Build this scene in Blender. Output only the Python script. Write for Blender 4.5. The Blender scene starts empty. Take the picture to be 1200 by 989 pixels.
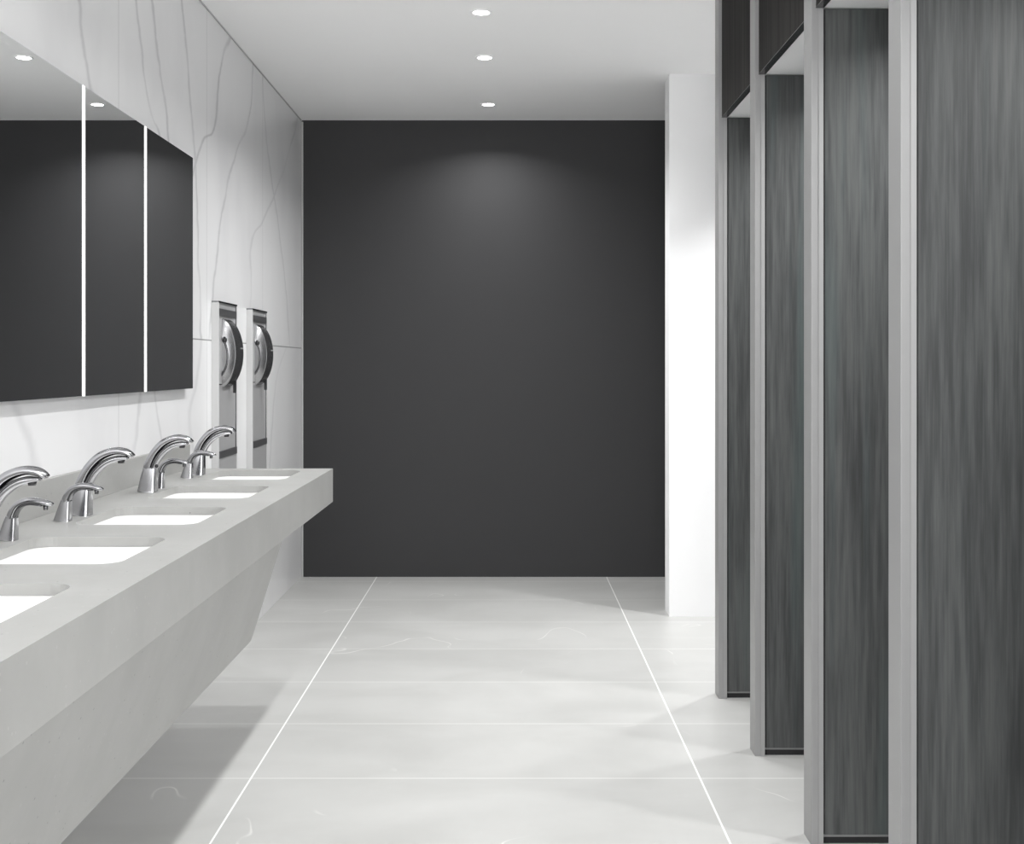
import bpy, bmesh, math, random
from mathutils import Vector
random.seed(4)
C = bpy.context.scene.collection
S = bpy.context.scene

# ------------------------------------------------------------------ camera, world, light, exposure
H, F = 1.27, 1500.0
cam_d = bpy.data.cameras.new('camera'); cam = bpy.data.objects.new('camera', cam_d); C.objects.link(cam)
cam.location = (0, 0, H); cam.rotation_euler = (math.radians(90), 0, 0)
cam_d.sensor_fit = 'HORIZONTAL'; cam_d.sensor_width = 36; cam_d.lens = 36 * F / 1200
cam_d.shift_x = 4 / 1200; cam_d.shift_y = -65.5 / 1200
cam_d.clip_start = .02
S.camera = cam
S.view_settings.view_transform = 'Standard'; S.view_settings.look = 'None'
S.view_settings.gamma = 1; S.view_settings.use_curve_mapping = False
S.view_settings.exposure = 0.30
w = bpy.data.worlds.new('world'); S.world = w; w.use_nodes = True
w.node_tree.nodes['Background'].inputs[0].default_value = (1, 1, 1, 1)
w.node_tree.nodes['Background'].inputs[1].default_value = 1.0
DOWN_W = 9.8        # each ceiling downlight
SIDE_W = 13.0        # downlights over the side passage by the white wall
STALL_FILL_W = 10.0        # added downlight in each stall, brightens its white ceiling
FILL_W = 158.0         # added fill light at the made-up window behind the camera

XW, YB, ZC = -1.249, 7.713, 2.751      # left wall, back wall, ceiling
XR, YF = 2.15, -2.6
def area(name, loc, rot, sx, sy, power, spread=180, shape='RECTANGLE', color=(1, 1, 1)):
    l = bpy.data.lights.new(name, 'AREA'); l.shape = shape; l.size = sx
    if shape == 'RECTANGLE': l.size_y = sy
    l.energy = power; l.spread = math.radians(spread); l.color = color
    o = bpy.data.objects.new(name, l); C.objects.link(o); o.location = loc; o.rotation_euler = rot
    return o
area('window_fill', (.45, YF - .12, 1.45), (math.radians(128), 0, 0), 2.4, 2.1, FILL_W)  # added fill, tilted up to brighten ceiling and walls

# ------------------------------------------------------------------ helpers
def obj(name, bm, mat, parent=None, smooth=False):
    me = bpy.data.meshes.new(name); bmesh.ops.recalc_face_normals(bm, faces=bm.faces[:])
    if smooth:
        for f in bm.faces: f.smooth = True
    bm.to_mesh(me); bm.free()
    o = bpy.data.objects.new(name, me); C.objects.link(o)
    if mat: me.materials.append(mat)
    if parent: o.parent = parent
    return o
def add_box(bm, x0, x1, y0, y1, z0, z1, bev=0):
    r = bmesh.ops.create_cube(bm, size=1)
    for v in r['verts']:
        v.co = Vector(((x0 + x1) / 2 + v.co.x * (x1 - x0), (y0 + y1) / 2 + v.co.y * (y1 - y0), (z0 + z1) / 2 + v.co.z * (z1 - z0)))
    if bev:
        es = {e for v in r['verts'] for e in v.link_edges}
        bmesh.ops.bevel(bm, geom=list(es), offset=bev, segments=2, profile=.5, affect='EDGES')
    return bm
def bx(x0, x1, y0, y1, z0, z1, bev=0): return add_box(bmesh.new(), x0, x1, y0, y1, z0, z1, bev)
def struct(name, bm, m):
    o = obj(name, bm, m); o['kind'] = 'structure'; return o
def thing(name, label, cat, loc=(0, 0, 0), group=None):
    o = bpy.data.objects.new(name, None); C.objects.link(o); o.location = loc; o.empty_display_size = .1
    o['label'] = label; o['category'] = cat
    if group: o['group'] = group
    return o
def dup(root, loc, label):
    r = root.copy(); C.objects.link(r); r.location = loc; r['label'] = label
    for ch in list(root.children):
        c = ch.copy(); C.objects.link(c); c.parent = r
        for g in ch.children:
            d = g.copy(); C.objects.link(d); d.parent = c
    return r
def cyl(bm, c, r0, r1, z0, z1, n=40, cap=True):
    a = [bm.verts.new((c[0] + r0 * math.cos(2 * math.pi * i / n), c[1] + r0 * math.sin(2 * math.pi * i / n), z0)) for i in range(n)]
    b = [bm.verts.new((c[0] + r1 * math.cos(2 * math.pi * i / n), c[1] + r1 * math.sin(2 * math.pi * i / n), z1)) for i in range(n)]
    for i in range(n): bm.faces.new((a[i], a[(i + 1) % n], b[(i + 1) % n], b[i]))
    if cap: bm.faces.new(a[::-1]); bm.faces.new(b)
    return bm
def catmull(pts, n):
    out = []; P = [pts[0]] + pts + [pts[-1]]
    for i in range(1, len(P) - 2):
        for k in range(n):
            t = k / n
            out.append(tuple(.5 * ((2 * b) + (-a + c) * t + (2 * a - 5 * b + 4 * c - d) * t * t + (-a + 3 * b - 3 * c + d) * t ** 3)
                             for a, b, c, d in zip(P[i - 1], P[i], P[i + 1], P[i + 2])))
    out.append(tuple(pts[-1])); return out
def sweep(pts, n=8, m=28, p=3.2):
    """pts: (x, z, half thickness, half width in y); superellipse section swept in the xz plane, closed round ends"""
    bm = bmesh.new(); P = catmull(pts, n); rings = []
    for i, (x, z, a, b) in enumerate(P):
        q0 = P[max(i - 1, 0)]; q1 = P[min(i + 1, len(P) - 1)]
        tx, tz = q1[0] - q0[0], q1[1] - q0[1]; L = math.hypot(tx, tz) or 1; nx, nz = -tz / L, tx / L
        ring = []
        for k in range(m):
            t = 2 * math.pi * k / m; c, s = math.cos(t), math.sin(t)
            u = math.copysign(abs(c) ** (2 / p), c) * a; v = math.copysign(abs(s) ** (2 / p), s) * b
            ring.append(bm.verts.new((x + nx * u, v, z + nz * u)))
        rings.append(ring)
    for r0, r1 in zip(rings, rings[1:]):
        for k in range(m): bm.faces.new((r0[k], r0[(k + 1) % m], r1[(k + 1) % m], r1[k]))
    bm.faces.new(rings[0][::-1]); bm.faces.new(rings[-1]); return bm
def rrect(cx, cy, hx, hy, r, n=8):
    out = []
    for sx, sy, a0 in ((1, 1, 0), (-1, 1, 90), (-1, -1, 180), (1, -1, 270)):
        for k in range(n + 1):
            a = math.radians(a0 + 90 * k / n)
            out.append((cx + sx * (hx - r) + r * math.cos(a), cy + sy * (hy - r) + r * math.sin(a)))
    return out

# ------------------------------------------------------------------ materials
class N:
    def __init__(s, name):
        s.m = bpy.data.materials.new(name); s.m.use_nodes = True; s.t = s.m.node_tree; s.n = s.t.nodes; s.b = s.n['Principled BSDF']
        s.g = s.n.new('ShaderNodeNewGeometry')
    def link(s, a, b): s.t.links.new(a, b)
    def math(s, op, a, b=None, c=None, clamp=False):
        n = s.n.new('ShaderNodeMath'); n.operation = op; n.use_clamp = clamp
        for i, v in enumerate((a, b, c)):
            if v is None: continue
            if isinstance(v, (int, float)): n.inputs[i].default_value = v
            else: s.link(v, n.inputs[i])
        return n.outputs[0]
    def sep(s):
        n = s.n.new('ShaderNodeSeparateXYZ'); s.link(s.g.outputs['Position'], n.inputs[0]); return n.outputs
    def mapped(s, scale, loc=(0, 0, 0), rot=(0, 0, 0)):
        n = s.n.new('ShaderNodeMapping'); s.link(s.g.outputs['Position'], n.inputs[0])
        n.inputs['Scale'].default_value = scale; n.inputs['Location'].default_value = loc; n.inputs['Rotation'].default_value = rot
        return n.outputs[0]
    def noise(s, vec, scale, detail=4, rough=.5, dist=0):
        n = s.n.new('ShaderNodeTexNoise'); s.link(vec, n.inputs['Vector']); n.inputs['Scale'].default_value = scale
        n.inputs['Detail'].default_value = detail; n.inputs['Roughness'].default_value = rough; n.inputs['Distortion'].default_value = dist
        return n.outputs['Fac']
    def ramp(s, fac, stops):
        n = s.n.new('ShaderNodeMapRange'); s.link(fac, n.inputs[0])
        (a, va), (b, vb) = stops
        n.inputs[1].default_value = a; n.inputs[2].default_value = b; n.inputs[3].default_value = va; n.inputs[4].default_value = vb
        n.interpolation_type = 'SMOOTHSTEP'; return n.outputs[0]
    def mix(s, fac, a, b):
        n = s.n.new('ShaderNodeMix'); n.data_type = 'RGBA'
        for i, v in ((6, a), (7, b)):
            if isinstance(v, tuple): n.inputs[i].default_value = (*v, 1)
            else: s.link(v, n.inputs[i])
        if isinstance(fac, (int, float)): n.inputs[0].default_value = fac
        else: s.link(fac, n.inputs[0])
        return n.outputs[2]
    def joint(s, coord, origin, pitch, half):
        """1 on a joint line, 0 elsewhere"""
        t = s.math('SUBTRACT', coord, origin - half); t = s.math('FLOORED_MODULO', t, pitch)
        return s.math('LESS_THAN', t, 2 * half)
    def color(s, c):
        if isinstance(c, tuple): s.b.inputs['Base Color'].default_value = (*c, 1)
        else: s.link(c, s.b.inputs['Base Color'])
    def set(s, rough=.5, metal=0, spec=.5):
        s.b.inputs['Roughness'].default_value = rough; s.b.inputs['Metallic'].default_value = metal
        s.b.inputs['Specular IOR Level'].default_value = spec; return s.m
    def bump(s, h, strength, dist=.002):
        n = s.n.new('ShaderNodeBump'); n.inputs['Strength'].default_value = strength; n.inputs['Distance'].default_value = dist
        s.link(h, n.inputs['Height']); s.link(n.outputs[0], s.b.inputs['Normal'])
def plain(name, c, rough=.5, metal=0, spec=.5, var=.03):
    k = N(name); f = k.noise(k.g.outputs['Position'], 9, 3)
    k.color(k.mix(f, tuple(x * (1 - var) for x in c), tuple(min(1, x * (1 + var)) for x in c))); return k.set(rough, metal, spec)
def emit(name, c, s):
    k = N(name); k.color(c); k.b.inputs['Emission Color'].default_value = (*c, 1); k.b.inputs['Emission Strength'].default_value = s
    return k.set(.5)

# marble slabs on the left wall
k = N('white_marble'); x, y, z = k.sep()
VEINS = [  # (points (z, y) along the vein, half width, strength)
    ([(1.4, 4.3), (2.0, 3.92), (2.12, 3.82), (2.32, 3.72), (2.75, 3.62)], .011, .55), ([(1.4, 4.9), (2.11, 4.57), (2.15, 4.50), (2.36, 4.35), (2.75, 4.27)], .010, .7),
    ([(1.4, 4.80), (2.13, 4.69), (2.31, 4.60), (2.55, 4.48), (2.75, 4.44)], .010, .7), ([(1.4, 5.2), (1.8, 5.14), (2.15, 5.08), (2.43, 4.98), (2.75, 4.86)], .010, .7),
    ([(1.4, 5.0), (2.20, 5.24), (2.26, 5.40), (2.52, 5.52), (2.75, 5.74)], .012, .8), ([(1.4, 5.35), (2.05, 5.66), (2.24, 5.86), (2.42, 6.12), (2.75, 6.25)], .012, .65),
    ([(1.4, 7.3), (1.9, 7.05), (2.2, 6.80), (2.42, 6.62), (2.75, 6.50)], .012, .45), ([(1.4, 6.1), (1.60, 6.2), (1.9, 6.25), (2.0, 6.5), (2.75, 7.6)], .014, .4),
    ([(.0, 3.2), (.9, 3.42), (1.05, 3.36), (1.15, 3.26), (1.375, 3.10)], .022, .30), ([(.0, 3.9), (.9, 4.2), (1.05, 4.28), (1.15, 4.34), (1.375, 4.4)], .012, .45),
    ([(.0, 4.9), (.9, 4.70), (1.05, 4.58), (1.15, 4.53), (1.375, 4.50)], .010, .4), ([(.0, 5.9), (.9, 5.1), (1.1, 5.02), (1.2, 5.12), (1.375, 5.2)], .018, .35),
    ([(.0, 6.2), (.5, 6.6), (.9, 6.75), (1.2, 6.9), (1.375, 7.2)], .014, .4)]
wob = k.math('MULTIPLY', k.math('SUBTRACT', k.noise(k.g.outputs['Position'], 5, 4, .55), .5), .11)
yw = k.math('ADD', y, wob); zn = k.math('DIVIDE', z, 2.75); acc = None
for pts, hw, st in VEINS:
    fc = k.n.new('ShaderNodeFloatCurve'); cv = fc.mapping.curves[0]; k.link(zn, fc.inputs['Value'])
    pp = [(a / 2.75, b / 10) for a, b in pts]
    cv.points[0].location = pp[0]; cv.points[1].location = pp[-1]
    for q in pp[1:-1]: cv.points.new(*q)
    fc.mapping.update()
    d = k.math('ABSOLUTE', k.math('SUBTRACT', k.math('DIVIDE', yw, 10), fc.outputs[0]))
    v = k.ramp(d, ((0., st * 1.5), (hw * 2.4 / 10, 0.)))
    lo, hi = (1.378, 9) if pts[0][0] > 1 else (-1, 1.378)
    v = k.math('MULTIPLY', v, k.math('MULTIPLY', k.math('GREATER_THAN', z, lo), k.math('LESS_THAN', z, hi)))
    acc = v if acc is None else k.math('MAXIMUM', acc, v)
fade = k.ramp(k.noise(k.g.outputs['Position'], 2.6, 2), ((.3, .35), (.6, 1.0)))
cloud = k.noise(k.mapped((1, 1.4, .8)), 1.5, 4, .5)
base = k.mix(k.ramp(cloud, ((.45, 0.), (.8, 1.))), (.81, .81, .815), (.73, .73, .74))
c1 = k.mix(k.math('MULTIPLY', k.math('MULTIPLY', acc, fade), .62), base, (.42, .42, .43))
j = k.math('MAXIMUM', k.joint(y, 4.10, 1.2, .0022), 0)
j = k.math('MULTIPLY', j, .55)
jz = k.math('COMPARE', z, 1.378, .0025)
c2 = k.mix(j, c1, (.28, .28, .28)); c3 = k.mix(k.math('MULTIPLY', jz, .9), c2, (.12, .12, .12))
k.color(c3); MARBLE = k.set(.28, 0, .35)

# floor tiles
k = N('floor_porcelain'); x, y, z = k.sep()
n1 = k.noise(k.mapped((1, 1.6, 1)), 1.6, 5, .55, .4)
base = k.mix(k.ramp(n1, ((.3, 0.), (.7, 1.))), (.452, .452, .440), (.508, .508, .496))
row = k.math('FLOOR', k.math('DIVIDE', k.math('SUBTRACT', y, 3.944), .602))
colm = k.math('FLOOR', k.math('DIVIDE', k.math('SUBTRACT', x, -.794), 1.384))
wn = k.n.new('ShaderNodeTexWhiteNoise'); wn.noise_dimensions = '2D'
cb = k.n.new('ShaderNodeCombineXYZ'); k.link(row, cb.inputs[0]); k.link(colm, cb.inputs[1]); k.link(cb.outputs[0], wn.inputs['Vector'])
tone = k.math('MULTIPLY_ADD', wn.outputs['Value'], .06, .96)
hs = k.n.new('ShaderNodeHueSaturation'); k.link(base, hs.inputs['Color']); k.link(tone, hs.inputs['Value']); base = hs.outputs[0]
vv = k.noise(k.mapped((1, .8, 1), (0, 0, 0), (0, 0, .6)), 1.3, 3, .5, .2)
m1 = k.ramp(k.math('ABSOLUTE', k.math('SUBTRACT', vv, .52)), ((0., 1.), (.004, 0.)))
mk = k.ramp(k.noise(k.g.outputs['Position'], 2.3, 2), ((.53, 0.), (.66, .55)))
base = k.mix(k.math('MULTIPLY', m1, mk), base, (.86, .85, .82))
jy = k.joint(y, 3.944, .602, .0030); jx = k.joint(x, -.794, 1.384, .0028)
c = k.mix(k.math('MULTIPLY', jy, .7), base, (.76, .76, .74)); c = k.mix(k.math('MULTIPLY', jx, .95), c, (.93, .93, .91))
k.color(c); FLOOR = k.set(.38, 0, .4)

PAINT_W = plain('white_paint', (.92, .92, .925), .7, 0, .2, .006)
PAINT_C = plain('ceiling_paint', (.95, .95, .95), .8, 0, .2, .006)
PAINT_D = plain('charcoal_paint', (.0405, .0405, .042), .6, 0, .25, .02)
FRAMEW = plain('pale_grey_frame', (.62, .62, .62), .5)
STRIP_G = plain('strip_grey', (.20, .20, .20), .7)  # dark grey of the metal strip under the stall panels
JOINT = plain('ceiling_joint_grey', (.5, .5, .5), .7)

# counter solid surface
k = N('grey_solid_surface'); p = k.g.outputs['Position']
n1 = k.noise(p, 5, 6, .6); b = k.mix(k.ramp(n1, ((.3, 0.), (.7, 1.))), (.335, .335, .325), (.37, .37, .36))
sp = k.n.new('ShaderNodeTexVoronoi'); sp.inputs['Scale'].default_value = 75; k.link(p, sp.inputs['Vector'])
pick = k.n.new('ShaderNodeSeparateColor'); k.link(sp.outputs['Color'], pick.inputs[0])
dark = k.math('MULTIPLY', k.math('LESS_THAN', sp.outputs['Distance'], .16), k.math('GREATER_THAN', pick.outputs[0], .93))
lite = k.math('MULTIPLY', k.math('LESS_THAN', sp.outputs['Distance'], .2), k.math('LESS_THAN', pick.outputs[1], .12))
b = k.mix(k.math('MULTIPLY', dark, .7), b, (.12, .12, .12)); b = k.mix(k.math('MULTIPLY', lite, .2), b, (.55, .55, .54))
k.color(b); STONE = k.set(.42, 0, .4)
PORC = plain('white_porcelain', (.95, .95, .94), .18, 0, .5, .004)
CHROME = plain('chrome', (.42, .42, .435), .17, 1, .5, .01)
SATIN = plain('satin_chrome', (.42, .42, .43), .27, 1, .5, .02)
CHROME_M = plain('grey_inlet_metal', (.30, .30, .305), .4, 1, .5, .05)
CHROME_D = plain('dark_chrome', (.13, .13, .135), .22, 1)
GUN = plain('gunmetal', (.085, .085, .088), .45, .3)
BLACKP = plain('black_plastic', (.02, .02, .022), .25)
DARKG = plain('dark_gloss_cover', (.035, .035, .037), .22)
MIRR = plain('mirror_glass', (.93, .94, .94), .0, 1, .5, 0)
# brushed stainless
def brushed(name, c, rough=.32, sc=(180, 180, 2)):
    k = N(name); n = k.noise(k.mapped(sc), 1, 3, .5)
    k.color(k.mix(n, tuple(v * .9 for v in c), tuple(min(1, v * 1.1) for v in c))); k.b.inputs['Roughness'].default_value = rough
    k.b.inputs['Metallic'].default_value = 1; return k.m
STEEL = plain('satin_stainless', (.47, .47, .475), .42, .35, .5, .03)
ALU = plain('satin_aluminium', (.32, .32, .32), .45, .25, .5, .02)
ALU_L = plain('pale_aluminium_edge', (.36, .36, .36), .45, .25, .5, .01)
# laminate with vertical grain
k = N('charcoal_wood_laminate')
g1 = k.noise(k.mapped((75, 75, 3.5)), 1, 4, .6); g2 = k.noise(k.mapped((13, 13, .8), (4, 2, 0)), 1, 3, .5); g3 = k.noise(k.mapped((240, 240, 5)), 1, 3, .5)
g = k.math('ADD', k.math('MULTIPLY', g1, .5), k.math('ADD', k.math('MULTIPLY', g2, .35), k.math('MULTIPLY', g3, .15)))
gb = k.mix(k.ramp(g, ((.33, 0.), (.67, 1.))), (.045, .047, .048), (.112, .117, .116))
tint = k.ramp(k.noise(k.mapped((14, 14, .6), (9, 1, 3)), 1, 2), ((.55, 0.), (.75, .45)))
gb = k.mix(tint, gb, (.080, .112, .112))
k.color(gb); WOOD = k.set(.5, 0, .35)
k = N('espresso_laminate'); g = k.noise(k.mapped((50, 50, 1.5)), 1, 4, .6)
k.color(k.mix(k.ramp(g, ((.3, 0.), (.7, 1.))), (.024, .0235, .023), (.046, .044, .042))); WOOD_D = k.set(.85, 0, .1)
LENS = emit('downlight_lens', (1, 1, 1), 22)
STRIP = emit('frosted_light_strip', (1, 1, 1), 1.1)

# ------------------------------------------------------------------ room
T = .12
struct('floor', bx(XW - T, XR + T, YF - T, YB + T, -T, 0), FLOOR)
struct('ceiling', bx(XW - T, XR + T, YF - T, YB + T, ZC, ZC + T), PAINT_C)
struct('wall_left', bx(XW - T, XW, YF, YB, 0, ZC), MARBLE)
struct('wall_back', bx(XW - T, XR + T, YB, YB + T, 0, ZC), PAINT_D)
struct('wall_right', bx(XR, XR + T, YF, YB, 0, ZC), PAINT_W)
WX0, WX1, WZ0, WZ1 = -.75, 1.65, .4, 2.5
bm = bmesh.new()
add_box(bm, XW, WX0, YF - T, YF, 0, ZC); add_box(bm, WX1, XR, YF - T, YF, 0, ZC)
add_box(bm, WX0, WX1, YF - T, YF, 0, WZ0); add_box(bm, WX0, WX1, YF - T, YF, WZ1, ZC)
struct('wall_front', bm, PAINT_W)
bm = bmesh.new()
for a in (WX0, .42, WX1 - .06): add_box(bm, a, a + .06, YF - .08, YF - .02, WZ0, WZ1)
for a in (WZ0, WZ1 - .06): add_box(bm, WX0 + .06, WX1 - .06, YF - .079, YF - .021, a, a + .06)
struct('added_window', bm, ALU)  # unseen window, added as the opening for the fill light
# white return wall standing forward of the charcoal wall
struct('wall_return', bx(.815, XR, 6.49, 6.665, 0, ZC), PAINT_W)
struct('shadow_gap_trim', bx(XW, XW + .004, YF, YB, ZC - .006, ZC), JOINT)  # grey strip stands in for the shadow line under the ceiling
struct('trim_2', bx(XW + .002, XW + .012, YB - .008, YB, 0, ZC - .01), JOINT)

# stall ceiling, white, lower than the room's
YS = [4.972, 4.251, 3.477, 2.703, 1.93]           # rear edge of each partition post
PX, PW, PD = .802, .031, .085
ZS = 2.222
struct('ceiling_stalls', bx(PX + .03, XR, 1.2, YS[0], ZS, ZS + .05), PAINT_W)

# ------------------------------------------------------------------ ceiling downlights
def downlight(label, loc, power, spread=140):
    t = thing('ceiling_downlight', label, 'ceiling light', loc, 'recessed round downlights')
    bm = bmesh.new(); n = 40; prof = [(.044, 0), (.044, -.004), (.041, -.006), (.033, -.004), (.032, -.001)]
    rings = [[bm.verts.new((r * math.cos(2 * math.pi * i / n), r * math.sin(2 * math.pi * i / n), zz)) for i in range(n)] for r, zz in prof]
    for a, b in zip(rings, rings[1:]):
        for i in range(n): bm.faces.new((a[i], a[(i + 1) % n], b[(i + 1) % n], b[i]))
    obj('trim_ring', bm, PAINT_W, t, True)
    obj('lens', cyl(bmesh.new(), (0, 0), .032, .032, -.0035, -.0005), LENS, t)
    a = area('downlight_lamp', (0, 0, -.008), (0, 0, 0), .085, 0, power, spread, 'DISK'); a.parent = t
    return t
names = {7.236: 'round white ceiling downlight nearest the charcoal back wall', 6.137: 'round white ceiling downlight in the middle of the visible row of three',
         5.353: 'round white ceiling downlight at the top edge, farthest from the charcoal wall'}
for yy in (7.236, 6.137, 5.353): downlight(names[yy], (-.115, yy, ZC), DOWN_W * (.9 if yy > 7 else 1.15))
for i, yy in enumerate((4.35, 3.25, 2.15, 1.05, -.05, -1.15)):
    downlight('round white ceiling downlight outside the picture over the aisle, number %s from the charcoal wall' % ('four', 'five', 'six', 'seven', 'eight', 'nine', 'ten')[i], (-.115, yy, ZC), DOWN_W * .75)
downlight('round white ceiling downlight over the passage beside the white return wall', (1.5, 5.85, ZC), SIDE_W, 96)
for yy, n_ in ((4.6, 'farthest'), (3.83, 'middle'), (3.05, 'nearest'), (2.0, 'unseen')):  # unseen lamps added to brighten the stall ceilings
    downlight('added round white downlight in the low ceiling of the %s stall, hidden by its partition' % n_, (1.35, yy, ZS), STALL_FILL_W, 160)

# ------------------------------------------------------------------ toilet stall partitions
order = ['farthest, beside the white wall', 'second from the white wall', 'third from the white wall', 'widest in view, at the right edge of the picture', 'unseen, one stall nearer the camera than the widest one']
for i, yr in enumerate(YS):
    yf = yr - PD
    t = thing('stall_partition', 'dark grey wood-grain stall partition with aluminium end post, ' + order[i], 'partition', (PX, yf, 0), 'stall partitions')
    obj('panel', bx(PW + .008, XR - PX - .002, .012, .045, .024, ZS - .002), WOOD, t)
    obj('edge_gap_shade', bx(PW - .002, PW + .009, .016, .043, .0, ZS - .002), BLACKP, t)  # black strip stands in for the shadow gap beside the post
    obj('end_post', bx(0, PW, 0, PD, 0, ZC - .001, .0015), ALU, t)
    obj('post_lip', bx(PW - .011, PW + .001, -.002, .004, 0, ZC - .001), ALU_L, t)
    b = obj('base_gap_rail', bx(PW + .004, XR - PX - .002, .016, .040, 0, .019), BLACKP, t)  # recessed plinth, black to stand in for the shadow gap below the panel
    obj('metal_strip', bx(PW + .004, XR - PX - .002, .010, .046, .019, .024), STRIP_G, t)
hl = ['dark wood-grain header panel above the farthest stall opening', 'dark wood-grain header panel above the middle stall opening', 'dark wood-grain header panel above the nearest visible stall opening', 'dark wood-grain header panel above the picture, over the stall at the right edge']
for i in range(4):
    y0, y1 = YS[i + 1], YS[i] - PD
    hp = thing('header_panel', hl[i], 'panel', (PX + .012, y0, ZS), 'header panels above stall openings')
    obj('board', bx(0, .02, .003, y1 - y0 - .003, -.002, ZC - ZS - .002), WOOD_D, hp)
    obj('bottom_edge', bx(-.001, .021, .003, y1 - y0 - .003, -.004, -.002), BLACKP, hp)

# ------------------------------------------------------------------ mirrors
MX, MZ0, MZ1 = -1.220, 1.184, 2.0745
ms = [(4.301, 4.946, 'frameless wall mirror farthest along, beside the hand dryers'), (3.675, 4.301, 'frameless wall mirror between the two bright strips'),
      (3.04, 3.675, 'frameless wall mirror cut by the left edge of the picture')]
G = .0075
for i, (y0, y1, lb) in enumerate(ms):
    a0 = y0 + G; a1 = y1 - (G if i else 0)
    t = thing('wall_mirror', lb, 'mirror', (XW, y0, MZ0), 'wall mirrors above the sinks')
    obj('backing_box', bx(0, MX - XW - .006, a0 - y0, a1 - y0 - (.0 if i else .004), .004, MZ1 - MZ0), CHROME_D, t)
    obj('glass', bx(MX - XW - .006, MX - XW, a0 - y0, a1 - y0, 0, MZ1 - MZ0), MIRR, t)
for yy, lb in ((4.301, 'slim white light strip between the far mirror and the middle mirror'), (3.675, 'slim white light strip between the middle mirror and the near mirror')):
    t = thing('light_strip', lb, 'light', (XW, yy, MZ0), 'vertical light strips between mirrors')
    obj('channel', bx(0, MX - XW - .008, -G, G, .002, MZ1 - MZ0 - .002), ALU_L, t)
    obj('diffuser', bx(MX - XW - .008, MX - XW + .002, -G, G, 0, MZ1 - MZ0), STRIP, t)

# ------------------------------------------------------------------ hand dryers
def elp(s, x0, rx, rz, zc, y, n):
    bm = bmesh.new(); c = [bm.verts.new((x0 + rx * s * math.sin(math.pi * i / n), y, zc + rz * s * math.cos(math.pi * i / n))) for i in range(n + 1)]
    f = bm.faces.new(c); r = bmesh.ops.extrude_face_region(bm, geom=[f])
    for v in r['geom']:
        if isinstance(v, bmesh.types.BMVert): v.co.y += .003
    return bm
def dryer(y0, label):
    t = thing('hand_dryer', label, 'hand dryer', (XW, y0, 0), 'steel hand dryers on the marble wall')
    W = .367; P = .030; z0, zs, z1 = .40, .883, 1.539
    for a in (0, W - .010): obj('side_frame', bx(0, P, a, a + .010, z0, z1), FRAMEW, t)
    obj('top_frame', bx(0, P + .0005, .0, W, z1 - .001, z1 + .006), CHROME_D, t)
    obj('back_panel', bx(.001, .024, .010, W - .010, zs, z1), STEEL, t)
    bm = bmesh.new(); add_box(bm, .024, P, .010, W - .010, z1 - .055, z1 - .025); obj('air_slot', bm, GUN, t)
    for a in (.010, W - .0125): obj('inner_edge', bx(.024, P - .001, a, a + .0025, zs, z1), CHROME_D, t)
    obj('mid_seam', bx(.024, .0255, .016, W - .016, 1.19, 1.194), CHROME_D, t)
    obj('lower_cover', bx(.001, P - .001, .010, W - .010, z0, zs - .004), STEEL, t)
    obj('shaded_ledge', bx(.001, P + .002, .009, W - .009, zs - .004, zs + .026), GUN, t)  # dark colour stands in for the shade at the recess bottom
    # half-round housing
    zc, rz, rx, x0 = 1.326, .152, .078, .006; ya, yb = .085, .262
    bm = bmesh.new(); n = 40; R = []
    for yy, s in ((ya, .0), (ya, .93), (ya + .008, .985), (ya + .02, 1.0)):
        R.append([bm.verts.new((x0 + rx * s * math.sin(math.pi * i / n), yy, zc + rz * s * math.cos(math.pi * i / n))) for i in range(n + 1)])
    for a, b in zip(R, R[1:]):
        for i in range(n): bm.faces.new((a[i], a[i + 1], b[i + 1], b[i]))
    bmesh.ops.remove_doubles(bm, verts=bm.verts[:], dist=1e-5)
    h = obj('housing', bm, SATIN, t, True)
    obj('inlet_plate', elp(.50, x0, rx, rz, zc - .015, ya - .003, n), CHROME_M, h)
    bm = bmesh.new(); R = []
    for yy, s in ((ya + .02, 1.0), (yb - .02, 1.0), (yb - .005, .97), (yb, .9), (yb, 0)):
        R.append([bm.verts.new((x0 + rx * s * math.sin(math.pi * i / n), yy, zc + rz * s * math.cos(math.pi * i / n))) for i in range(n + 1)])
    for a, b in zip(R, R[1:]):
        for i in range(n): bm.faces.new((a[i], a[i + 1], b[i + 1], b[i]))
    bmesh.ops.remove_doubles(bm, verts=bm.verts[:], dist=1e-5)
    cv = obj('rim_cover', bm, DARKG, t, True)
    # recessed ring on the side of the housing
    bm = bmesh.new()
    for s0, s1, yo in ((.52, .60, -.006),):
        A = []
        for s in (s0, s1):
            for yy in (ya + .001, ya + yo):
                A.append([bm.verts.new((x0 + rx * s * math.sin(math.pi * i / n), yy, zc - .015 + rz * s * math.cos(math.pi * i / n))) for i in range(n + 1)])
        for a, b in ((A[0], A[1]), (A[1], A[3]), (A[3], A[2])):
            for i in range(n): bm.faces.new((a[i], a[i + 1], b[i + 1], b[i]))
    obj('inlet_ring', bm, CHROME_D, h, True)
    bm = bmesh.new(); bmesh.ops.create_uvsphere(bm, u_segments=20, v_segments=12, radius=.015)
    for v in bm.verts: v.co = Vector((v.co.x * .7 + .036, v.co.y * .5 + ya, v.co.z + zc + .055))
    obj('lock', bm, BLACKP, h, True)
    obj('badge', bx(x0 + rx - .003, x0 + rx + .001, yb - .07, yb - .03, zc + .018, zc + .024), ALU_L, cv)
    obj('nozzle', bx(.040, .052, yb - .03, yb - .012, zc - rz - .022, zc - .9 * rz + .02, .002), BLACKP, t)
    return t
d1 = dryer(5.381, 'recessed steel hand dryer with dark half-round cover, nearer the mirrors')
d2 = dup(d1, (XW, 6.094, 0), 'recessed steel hand dryer with dark half-round cover, nearer the charcoal wall')

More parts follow.
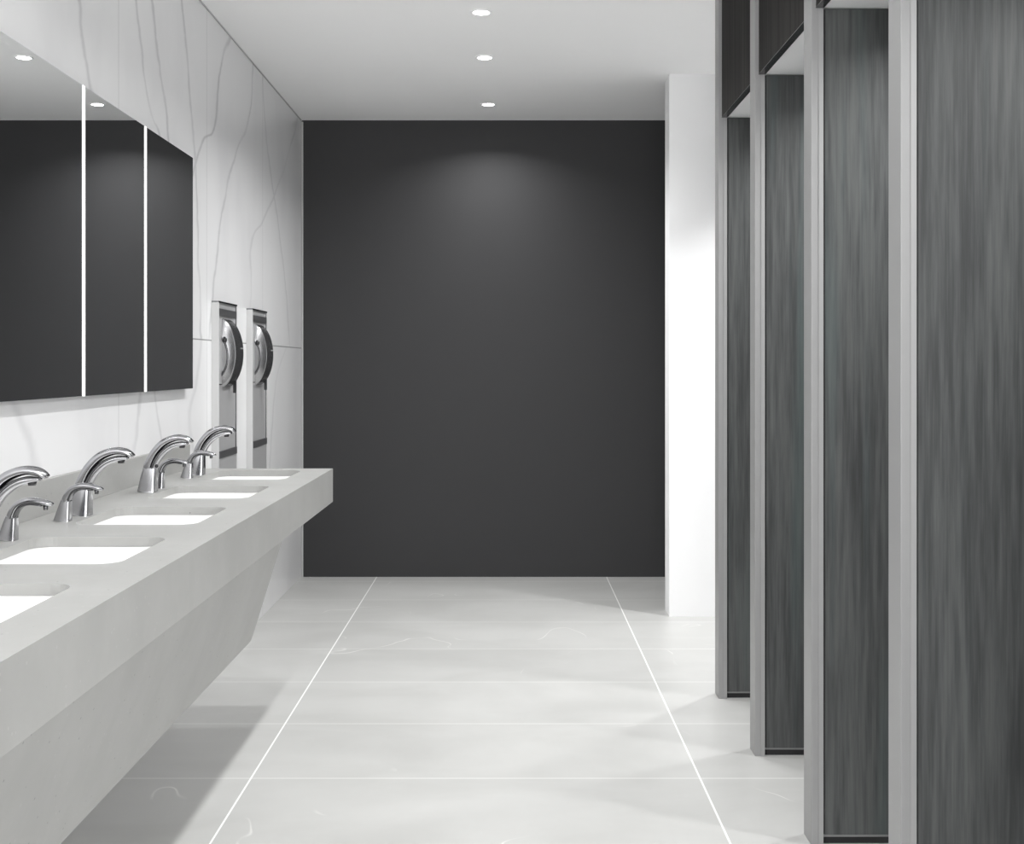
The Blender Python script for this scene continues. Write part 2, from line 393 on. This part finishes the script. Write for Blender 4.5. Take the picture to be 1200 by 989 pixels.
# ------------------------------------------------------------------ sink counter
ZT, XF, Y0, Y1 = .875, -.678, 1.0, 4.94
ZFB, YBODY = .747, 3.838
SX0, SX1 = -1.092, -.782
sink_y = [4.655, 4.022, 3.389, 2.756, 2.123]
t = thing('sink_counter', 'long grey speckled solid-surface sink counter cantilevered from the marble wall', 'counter', (0, 0, 0))
cu = bpy.data.curves.new('top', 'CURVE'); cu.dimensions = '2D'; cu.fill_mode = 'BOTH'; cu.extrude = .011
def spl(pts):
    s = cu.splines.new('POLY'); s.points.add(len(pts) - 1)
    for q, p in zip(s.points, pts): q.co = (p[0], p[1], 0, 1)
    s.use_cyclic_u = True
XW1 = XW + .0015
spl([(XW1, Y0), (XF, Y0), (XF, Y1), (XW1, Y1)])
HX, HY = (SX1 - SX0) / 2, .202; CX = (SX0 + SX1) / 2
for sy in sink_y: spl(rrect(CX, sy, HX, HY, .05))
tmp = bpy.data.objects.new('tmp', cu); C.objects.link(tmp)
dg = bpy.context.evaluated_depsgraph_get(); me = bpy.data.meshes.new_from_object(tmp.evaluated_get(dg))
bpy.data.objects.remove(tmp); me.name = 'countertop'
o = bpy.data.objects.new('countertop', me); C.objects.link(o); o.location = (0, 0, ZT - .011); me.materials.clear(); me.materials.append(STONE); o.parent = t
for f_ in me.polygons: f_.use_smooth = False
obj('front_fascia', bx(XF - .025, XF, Y0, Y1, ZFB, ZT - .022), STONE, t)
obj('end_fascia', bx(XW1, XF - .025, Y1 - .025, Y1, ZFB, ZT - .022), STONE, t)
obj('backsplash', bx(XW1, XW + .02, Y0, Y1, ZT, .968, .001), STONE, t)
bm = bmesh.new(); q = [(XF - .001, ZFB), (-.767, .462), (-.773, .446), (-.784, .434), (-.80, .427), (-.825, .423), (XW1, .420), (XW1, ZFB)]
A = [bm.verts.new((x, Y0 + .05, z)) for x, z in q]; B = [bm.verts.new((x, YBODY, z)) for x, z in q]
bm.faces.new(A); bm.faces.new(B[::-1])
for i in range(len(q)): bm.faces.new((A[i], A[(i + 1) % len(q)], B[(i + 1) % len(q)], B[i]))
obj('sloped_apron', bm, STONE, t)

# basins
sb = ['farthest white basin in the counter, nearest the charcoal wall', 'second farthest white basin set into the grey counter', 'third farthest white basin, in the middle of the counter row',
      'second nearest white basin in the grey counter, cut by the left edge of the picture', 'nearest white basin in the grey counter, only its corner in view']
bm = bmesh.new(); prof = [(.002, 0), (.002, -.012), (-.006, -.05), (-.018, -.078), (-.045, -.090), (-.075, -.093)]
rings = []
for off, dz in prof:
    r = max(.02, .05 + off * .4); rings.append([bm.verts.new((x, y, dz)) for x, y in rrect(0, 0, HX + off, HY + off * 1.3, r)])
m = len(rings[0])
for a, b in zip(rings, rings[1:]):
    for i in range(m): bm.faces.new((a[i], a[(i + 1) % m], b[(i + 1) % m], b[i]))
bm.faces.new(rings[-1])
s1 = thing('sink_basin', sb[0], 'sink', (CX, sink_y[0], ZT - .023), 'basins set into the counter')
obj('bowl', bm, PORC, s1, True); obj('drain', cyl(bmesh.new(), (0, 0), .022, .022, -.0925, -.090), CHROME, s1)
for i in range(1, 5): dup(s1, (CX, sink_y[i], ZT - .023), sb[i])

# faucets (local origin: on the counter behind the basin)
FXo = -1.132
def faucet(label, y):
    t = thing('faucet', label, 'faucet', (FXo, y, ZT), 'arched chrome faucets')
    obj('base', sweep([(-.002, 0, .029, .025), (-.001, .008, .028, .024), (.003, .045, .024, .022), (.008, .078, .019, .020)], 5, 28, 6), CHROME, t, True)
    obj('spout', sweep([(-.002, .066, .014, .020), (.004, .092, .013, .021), (.022, .126, .012, .022), (.052, .156, .0115, .023), (.088, .170, .010, .023), (.118, .168, .008, .022), (.136, .158, .005, .018), (.139, .156, .002, .010)], 6), CHROME, t, True)
    u = obj('spout_underside', sweep([(.017, .064, .009, .015), (.024, .090, .009, .016), (.042, .118, .009, .017), (.068, .140, .009, .017), (.096, .150, .008, .016), (.124, .152, .004, .012)], 6), CHROME, t, True)
    obj('seam', sweep([(.014, .070, .003, .0200), (.020, .091, .003, .0212), (.037, .119, .003, .0222), (.064, .143, .003, .0232), (.094, .155, .003, .0232), (.124, .155, .002, .020)], 6), CHROME_D, t, True)
    bm = cyl(bmesh.new(), (.106, 0), .008, .011, .138, .149, 24); obj('aerator', bm, BLACKP, t, True)
    bm = bmesh.new(); bmesh.ops.create_uvsphere(bm, u_segments=16, v_segments=10, radius=.006)
    for v in bm.verts: v.co = Vector((v.co.x + .029, v.co.y - .012, v.co.z + .082))
    obj('sensor', bm, BLACKP, u, True)
    return t
fl = ['arched chrome faucet of the farthest basin, in front of the hand dryers', 'arched chrome faucet at the second farthest basin', 'arched chrome faucet at the middle basin of the row',
      'arched chrome faucet at the left edge of the picture, only its spout in view', 'arched chrome faucet of the nearest basin, outside the picture']
f0 = faucet(fl[0], sink_y[0])
for i in range(1, 5): dup(f0, (FXo, sink_y[i], ZT), fl[i])
# soap dispensers
def soap(label, y):
    t = thing('soap_dispenser', label, 'soap dispenser', (FXo, y, ZT), 'small chrome soap dispensers')
    obj('base', sweep([(-.004, 0, .021, .016), (-.003, .006, .020, .0155), (.002, .035, .015, .014), (.006, .055, .011, .013)], 5, 28, 6), CHROME, t, True)
    n = obj('spout', sweep([(.002, .044, .010, .013), (.007, .062, .009, .014), (.020, .081, .008, .015), (.042, .090, .0075, .016), (.066, .089, .0065, .015), (.090, .083, .005, .013), (.098, .080, .002, .008)], 6), CHROME, t, True)
    obj('seam', sweep([(.012, .050, .003, .0132), (.018, .066, .003, .0145), (.030, .078, .003, .0155), (.050, .083, .003, .0155), (.074, .080, .003, .014)], 5), CHROME_D, n, True)
    obj('nozzle', cyl(bmesh.new(), (.082, 0), .005, .006, .069, .080, 20), CHROME_D, n, True)
    return t
s0 = soap('small chrome soap dispenser just before the farthest faucet', 4.52)
for y, l in ((4.145, 'small chrome soap dispenser just beyond the second farthest faucet'), (3.262, 'small chrome soap dispenser just before the faucet of the middle basin'),
             (2.904, 'small chrome soap dispenser nearest, at the left edge of the picture')):
    dup(s0, (FXo, y, ZT), l)
